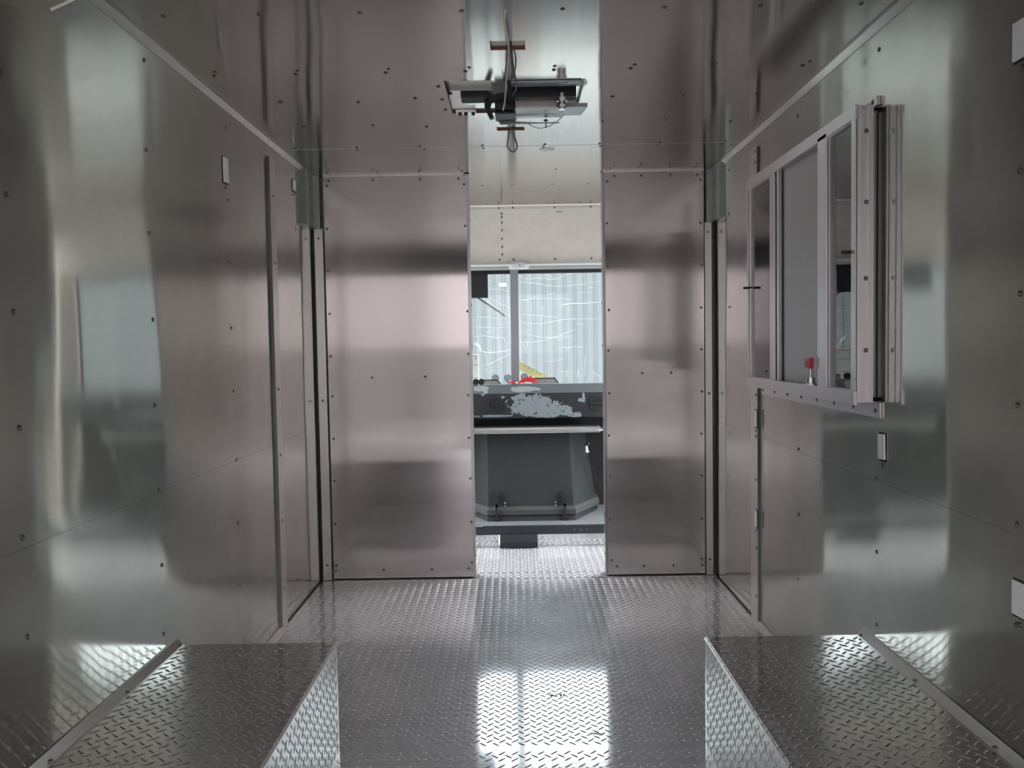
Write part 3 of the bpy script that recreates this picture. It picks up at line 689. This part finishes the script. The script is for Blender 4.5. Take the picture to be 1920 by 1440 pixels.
# thin white strands on the outside of the glass
def S_(l): return [(x, 5.216, z) for x, z in l]
def px(x, y): return ((x-963.5)/305.6+.0, 1.11-(y-(654+ (963-x)*.016))/305.6)
rnd = random.Random(3)
lines = [
 ([(974, 527), (990, 532), (1010, 530), (1040, 532), (1060, 524), (1080, 520)], 1), ([(974, 538), (990, 538), (1040, 545), (1080, 543), (1125, 535)], 1), ([(975, 571), (990, 570), (1010, 562)], 1),
 ([(978, 570), (1020, 568), (1075, 570)], .8), ([(1050, 586), (1055, 580), (1065, 578), (1090, 577), (1126, 575)], 2.2), ([(975, 597), (1010, 600), (1045, 603)], 1), ([(975, 612), (1010, 615), (1060, 607), (1126, 606)], 1.2),
 ([(980, 632), (1010, 640), (1040, 640), (1060, 632), (1078, 626)], 1.2), ([(1045, 660), (1070, 659), (1090, 658)], 1), ([(1100, 549), (1113, 547)], .9), ([(1026, 560), (1040, 558)], 1),
 ([(975, 650), (1010, 648), (1050, 638)], .8), ([(985, 672), (980, 655), (986, 645)], 1), ([(985, 662), (987, 655), (985, 648)], 1.6), ([(1013, 620), (1016, 600), (1018, 580)], .9), ([(1022, 515), (1024, 525), (1026, 530)], 1.2),
 ([(890, 665), (900, 667), (915, 669), (940, 667), (958, 663)], 2.4), ([(886, 652), (893, 656), (900, 667)], 4.5), ([(888, 648), (896, 655), (899, 664)], 3), ([(895, 650), (894, 640)], 1.2), ([(901, 693), (915, 691), (935, 681), (958, 671)], 2.0), ([(905, 670), (910, 680), (909, 692)], 1.6),
 ([(886, 640), (905, 638), (930, 642), (945, 640)], .9), ([(886, 622), (905, 622), (930, 623), (955, 620)], 1), ([(886, 601), (905, 603), (950, 606)], .8), ([(931, 590), (934, 605), (937, 620)], .9), ([(920, 570), (935, 576), (953, 585)], .9),
 ([(888, 632), (920, 640), (945, 645), (947, 690)], .8), ([(949, 690), (948, 715)], 1.2), ([(930, 630), (934, 650), (933, 668)], .9), ([(923, 625), (924, 640)], .9), ([(910, 552), (935, 551), (955, 556)], .8), ([(951, 540), (954, 600), (957, 690)], 1.0),
 ([(974, 600), (974, 640), (974, 712)], .9), ([(935, 684), (940, 689)], 1), ([(1082, 700), (1081, 716)], 1.2), ([(1095, 670), (1094, 712)], .8), ([(1060, 700), (1061, 715)], .8), ([(1108, 705), (1120, 713)], 1), ([(905, 699), (910, 701), (905, 704)], 1)]
for l, w in lines:
    bm = nb(); tube(bm, S_([px(*p) for p in l]), .00085*w, 5, 5, True); obj('white_strand', bm, 'white_strand', ws, True)
for i in range(16):
    x0 = rnd.choice([rnd.uniform(978, 1090), rnd.uniform(888, 930)]); y0 = rnd.uniform(520, 712); L = rnd.uniform(12, 40)
    bm = nb(); tube(bm, S_([px(x0, y0), px(x0+L*.5, y0+rnd.uniform(-4, 4)), px(x0+L, y0+rnd.uniform(-6, 6))]), .00045, 4, 4, True); obj('white_strand', bm, 'white_strand', ws, True)
vp('sticker', 'white_strand', lambda b: box(b, -.093, -.047, 5.212, 5.213, 1.465, 1.487))

# sun visor and wiper
t = thing('sun_visor', 'dark square sun visor at the top left of the windshield', 'sun visor', (-.3, 5.12, 1.55))
bm = nb(); box(bm, -.56, -.157, 5.11, 5.125, 1.392, 1.535, .005); obj('visor_panel', bm, 'rubber', t)
bm = nb(); tube(bm, [(-.56, 5.118, 1.538), (-.15, 5.118, 1.538)], .006, 8, 0); obj('visor_rod', bm, 'rubber', t)
t = thing('windshield_wiper', 'windshield wiper slanting down below the sun visor', 'wiper', (-.25, 5.235, 1.42))
bm = nb(); tube(bm, [(-.30, 5.235, 1.44), (-.23, 5.235, 1.405), (-.06, 5.235, 1.288)], .0045, 6, 0); obj('wiper_blade', bm, 'rubber', t)
bm = nb(); tube(bm, [(-.22, 5.25, 1.415), (-.16, 5.25, 1.375), (-.10, 5.245, 1.325)], .0025, 6, 0); obj('wiper_arm', bm, 'chrome', t)

# dashboard
t = thing('dashboard', 'dark dashboard with peeling paint below the windshield', 'dashboard', (0, 5.1, .67))
bm = nb(); prism(bm, [(4.985, .822), (5.0, .874), (5.20, .868), (5.20, .83)], 0, -.92, .92); obj('top_strip', bm, 'dashtop', t)
bm = nb()
prism(bm, [(4.985, .822), (4.990, .676), (5.02, .668), (5.20, .668), (5.20, .83)], 0, -.92, .92); obj('front_panel', bm, 'dash', t)
for x in (-.122, .474):
    bm = nb(); torus(bm, (x, 4.983, .758), 1, .041, .0045); v = obj('air_vent', bm, 'rubber', t, True)
    bm = nb(); cyl(bm, (x, 4.981, .758), 1, .038, .004, 24); obj('vent_recess', bm, 'shadowgap', v, True)
    bm = nb(); box(bm, x-.034, x+.034, 4.972, 4.984, .752, .764, .001)
    bmesh.ops.rotate(bm, cent=(x, 4.98, .758), matrix=Matrix.Rotation(.5 if x < 0 else 0, 3, 'Y'), verts=bm.verts[:]); obj('vent_bar', bm, 'rubber', v)
bm = nb(); box(bm, -.92, .92, 5.19, 5.22, .0, .668); obj('firewall', bm, 'shadowgap', t)

# things lying on the dash and outside the glass
t = thing('red_rag', 'crumpled red rag on the dashboard beside the windshield post', 'rag', (.09, 5.12, .875))
bm = nb(); R = random.Random(5)
def rag(bm, cx, w, h, n=14):
    rows = []
    for j in range(6):
        v = j/5; row = []
        for i in range(n):
            u = i/(n-1); a = math.sin(PI*u)**.7
            z = .873+h*a*(1-abs(v-.5)*1.6)*(.75+.5*R.random()) + .002
            row.append((cx-w/2+w*u+R.uniform(-.003, .003), 5.06+.08*v, max(.874, z)))
        rows.append(row)
    loft(bm, rows, closed=False)
rag(bm, .078, .115, .048); obj('rag_fold', bm, 'red', t, False)
t = thing('red_rag', 'small red and white rag on the dashboard left of the windshield post base', 'rag', (-.02, 5.08, .875))
bm = nb(); rag(bm, -.02, .05, .02, 8); obj('rag_fold', bm, 'red', t)
bm = nb(); rag(bm, .008, .022, .012, 6); obj('white_fold', bm, 'paper', t)
t = thing('black_knobs', 'pair of ribbed black rubber knobs on the left end of the dashboard', 'knob', (-.22, 5.08, .872))
for x in (-.238, -.205):
    bm = nb()
    for i in range(4): cyl(bm, (x, 5.05+i*.012, .889), 1, .019, .009, 16, .016)
    obj('ribbed_knob', bm, 'rubber', t, True)
for x0, x1, lab in ((-.20, -.09, 'small grey black-edged tray behind the black knobs'), (.10, .262, 'grey black-edged tray on the dashboard right of the red rag')):
    t = thing('dash_tray', lab, 'tray', ((x0+x1)/2, 5.15, .872))
    top = .896 if x0 < 0 else .902
    bm = nb(); prism(bm, [(x0, .870), (x1, .870), (x1-.022, top), (x0, top)], 1, 5.165, 5.175); obj('tray_plate', bm, 'greytrim', t)
    bm = nb(); tube(bm, [(x0, 5.163, top), (x1-.022, 5.163, top), (x1, 5.163, .872)], .0028, 6, 0); obj('black_edge', bm, 'rubber', t)
# outside: hood with things standing on it
bm = nb(); loft(bm, [[(-.8, 5.24, .55), (.8, 5.24, .55), (.8, 5.24, .862), (-.8, 5.24, .862)], [(-.75, 6.2, .45), (.75, 6.2, .45), (.75, 6.2, .80), (-.75, 6.2, .80)]])
hood = tag(obj('truck_hood', bm, 'white'), 'white truck hood beyond the windshield, barely seen over the dashboard', 'hood')
t = thing('measuring_ruler', 'yellow ruler with black ticks leaning outside the windshield', 'ruler', (.12, 5.35, .86))
bm = nb()
c, s = math.cos(-.50), math.sin(-.50)
def rb(u, v): return (.028+u*c-v*s, 1.003+u*s+v*c)
def rbox(bm, u0, u1, v0, v1, y0, y1): prism(bm, [rb(u0, v0), rb(u1, v0), rb(u1, v1), rb(u0, v1)], 1, y0, y1)
rbox(bm, 0, .205, -.045, .0, 5.33, 5.334); obj('blade', bm, 'yellow', t)
bm = nb(); prism(bm, [(.025, .962), (.20, .866), (.025, .866)], 1, 5.332, 5.337); o = obj('white_backing', bm, 'paper', t)
bm = nb()
for i in range(7): rbox(bm, .012+i*.028, .015+i*.028, -.016, -.004, 5.3285, 5.3295)
obj('tick_marks', bm, 'ink', t)
t = thing('carton', 'white carton with orange bands outside the lower left of the windshield', 'carton', (-.27, 5.36, .86))
bm = nb(); box(bm, -.33, -.232, 5.33, 5.40, .858, 1.05); obj('box_body', bm, 'paper', t)
for z in (.905, .985, 1.043):
    bm = nb(); box(bm, -.33, -.231, 5.3285, 5.3295, z-.002, z+.002); obj('orange_band', bm, 'orange', t)
bm = nb(); box(bm, -.252, -.243, 5.3285, 5.3295, 1.020, 1.032); obj('orange_mark', bm, 'orange', t)
for x, z, lab in ((-.124, .912, 'left of three grey round discs outside the windshield base'), (-.048, .913, 'middle of three grey round discs, partly behind the windshield post'), (.054, .917, 'right of three grey round discs, behind the yellow ruler foot')):
    bm = nb(); cyl(bm, (x*1.02, 5.30, z-.012), 1, .024, .004, 24)
    box(bm, x*1.02-.004, x*1.02+.004, 5.300, 5.304, .855, z-.03)
    tag(obj('round_disc', bm, 'post', smooth=True), lab, 'disc', 'grey discs on the cowl')

# raised platform and engine cover
bm = nb(); box(bm, -.92, .92, 4.625, 5.20, .100, .115); o = struct('floor_cab_platform', bm, 'greyfloor', 'dusty grey raised cab platform under the engine cover')
bm = nb(); box(bm, -.92, .92, 4.612, 4.63, .066, .1125); e = obj('edge_fascia', bm, 'black', o)
screws(e, [(x, 4.612, .090) for x in (.31, .345, .38)], (0, -1, 0))
bm = nb(); box(bm, -.92, -.105, 4.618, 4.63, 0, .066); box(bm, .107, .92, 4.618, 4.63, 0, .066); rz = obj('riser', bm, 'tread_front', o); add_lugs(rz, [(-.6, -.105, 0, .066, 4.618), (.107, .6, 0, .066, 4.618)], (0, 2, 1), lift=-1, pitch=.03, h=.003, L=.013)
bm = nb(); box(bm, -.235, -.190, 4.606, 4.62, .114, .122, .001); obj('hinge_plate', bm, 'chrome', o)
t = thing('step_box', 'black recessed step box at the foot of the cab platform', 'step box', (0, 4.6, 0))
bm = nb(); prism(bm, [(4.585, .002), (4.575, .030), (4.605, .070), (4.63, .070), (4.63, .002)], 0, -.100, .107); obj('box_shell', bm, 'black', t)
bm = nb(); prism(bm, [(-.075, .006), (.082, .006), (.088, .02), (.075, .034), (-.068, .034), (-.082, .02)], 1, 4.568, 4.578); obj('raised_lip', bm, 'rubber', t)
bm = nb(); cyl(bm, (.003, 4.600, .058), 1, .004, .006, 8); obj('bolt', bm, 'screw', t, True)

t = thing('engine_cover', 'dark grey moulded engine cover filling the cab doorway', 'engine cover', (.08, 4.95, .115))
def ring_c(yf, x0, x1, cx, cd, z, dy=0, yb=5.18):
    return [(x0-cx, yb, z), (x0-cx, yf+cd, z), (x0, yf+dy, z), (x1, yf+dy, z), (x1+cx, yf+cd, z), (x1+cx, yb, z)]
bm = nb()
loft(bm, [ring_c(4.775, -.165, .318, .15, .26, .180), ring_c(4.90, -.170, .305, .105, .22, .615)]); obj('shell', bm, 'cover', t)
bm = nb()
loft(bm, [ring_c(4.745, -.172, .330, .16, .30, .148), ring_c(4.745, -.172, .330, .16, .30, .176), ring_c(4.762, -.168, .322, .155, .28, .190), ring_c(4.80, -.16, .31, .14, .26, .195)])
obj('flange', bm, 'coverlip', t)
bm = nb(); loft(bm, [ring_c(4.735, -.168, .325, .155, .31, .115), ring_c(4.755, -.168, .325, .155, .31, .149)]); obj('skirt', bm, 'black', t)
for x in (-.117, .266):
    bm = nb(); box(bm, x-.018, x+.018, 4.762, 4.80, .225, .275, .003); l = obj('latch', bm, 'cover', t)
    bm = nb(); box(bm, x-.010, x+.010, 4.742, 4.764, .200, .245, .003); box(bm, x-.007, x+.007, 4.728, 4.744, .12, .215, .002); obj('strap', bm, 'rubber', l)
    bm = nb(); cyl(bm, (x, 4.728, .205), 1, .011, .012, 12); obj('roller', bm, 'rubber', l, True)
    bm = nb(); cyl(bm, (x-.02, 4.736, .130), 0, .008, .04, 10); box(bm, x-.014, x+.014, 4.728, 4.738, .105, .128, .002); obj('catch', bm, 'rubber', l, True)
    sx = x+.046 if x < 0 else x-.050
    for z in (.197, .213):
        bm = nb(); cyl(bm, (sx, 4.768, z), 1, .0045, .012, 8); obj('rivet', bm, 'chrome', t, True)
t = thing('cover_tray', 'long light metal tray edge across the top of the engine cover', 'tray', (.1, 4.85, .61))
bm = nb(); box(bm, -.45, .487, 4.80, 5.10, .616, .622); obj('tray_plate', bm, 'dgalv', t)
bm = nb(); tube(bm, [(-.46, 4.80, .614), (.47, 4.80, .6165), (.487, 4.82, .6165), (.487, 5.08, .6165)], .0070, 8, 0); obj('rolled_edge', bm, 'galv', t, True)
bm = nb(); box(bm, -.45, .48, 4.812, 4.818, .603, .635); obj('rear_lip', bm, 'chrome', t)
t = thing('paper_tag', 'small white tag hanging at the right side of the engine cover', 'tag', (.42, 4.96, .50))
bm = nb(); prism(bm, [(.402, .475), (.422, .475), (.412, .515), (.402, .515)], 1, 4.905, 4.907); obj('card', bm, 'paper', t)
t = thing('shift_knob', 'round black knob beside the white tag right of the engine cover', 'knob', (.43, 4.95, .54))
bm = nb(); bmesh.ops.create_uvsphere(bm, u_segments=14, v_segments=10, radius=.013, matrix=Matrix.Translation((.415, 4.93, .522))); obj('knob_ball', bm, 'rubber', t, True)
bm = nb(); tube(bm, [(.415, 4.93, .52), (.425, 4.98, .42), (.55, 5.02, .12)], .003, 6, 0); obj('stem', bm, 'shadowgap', t)
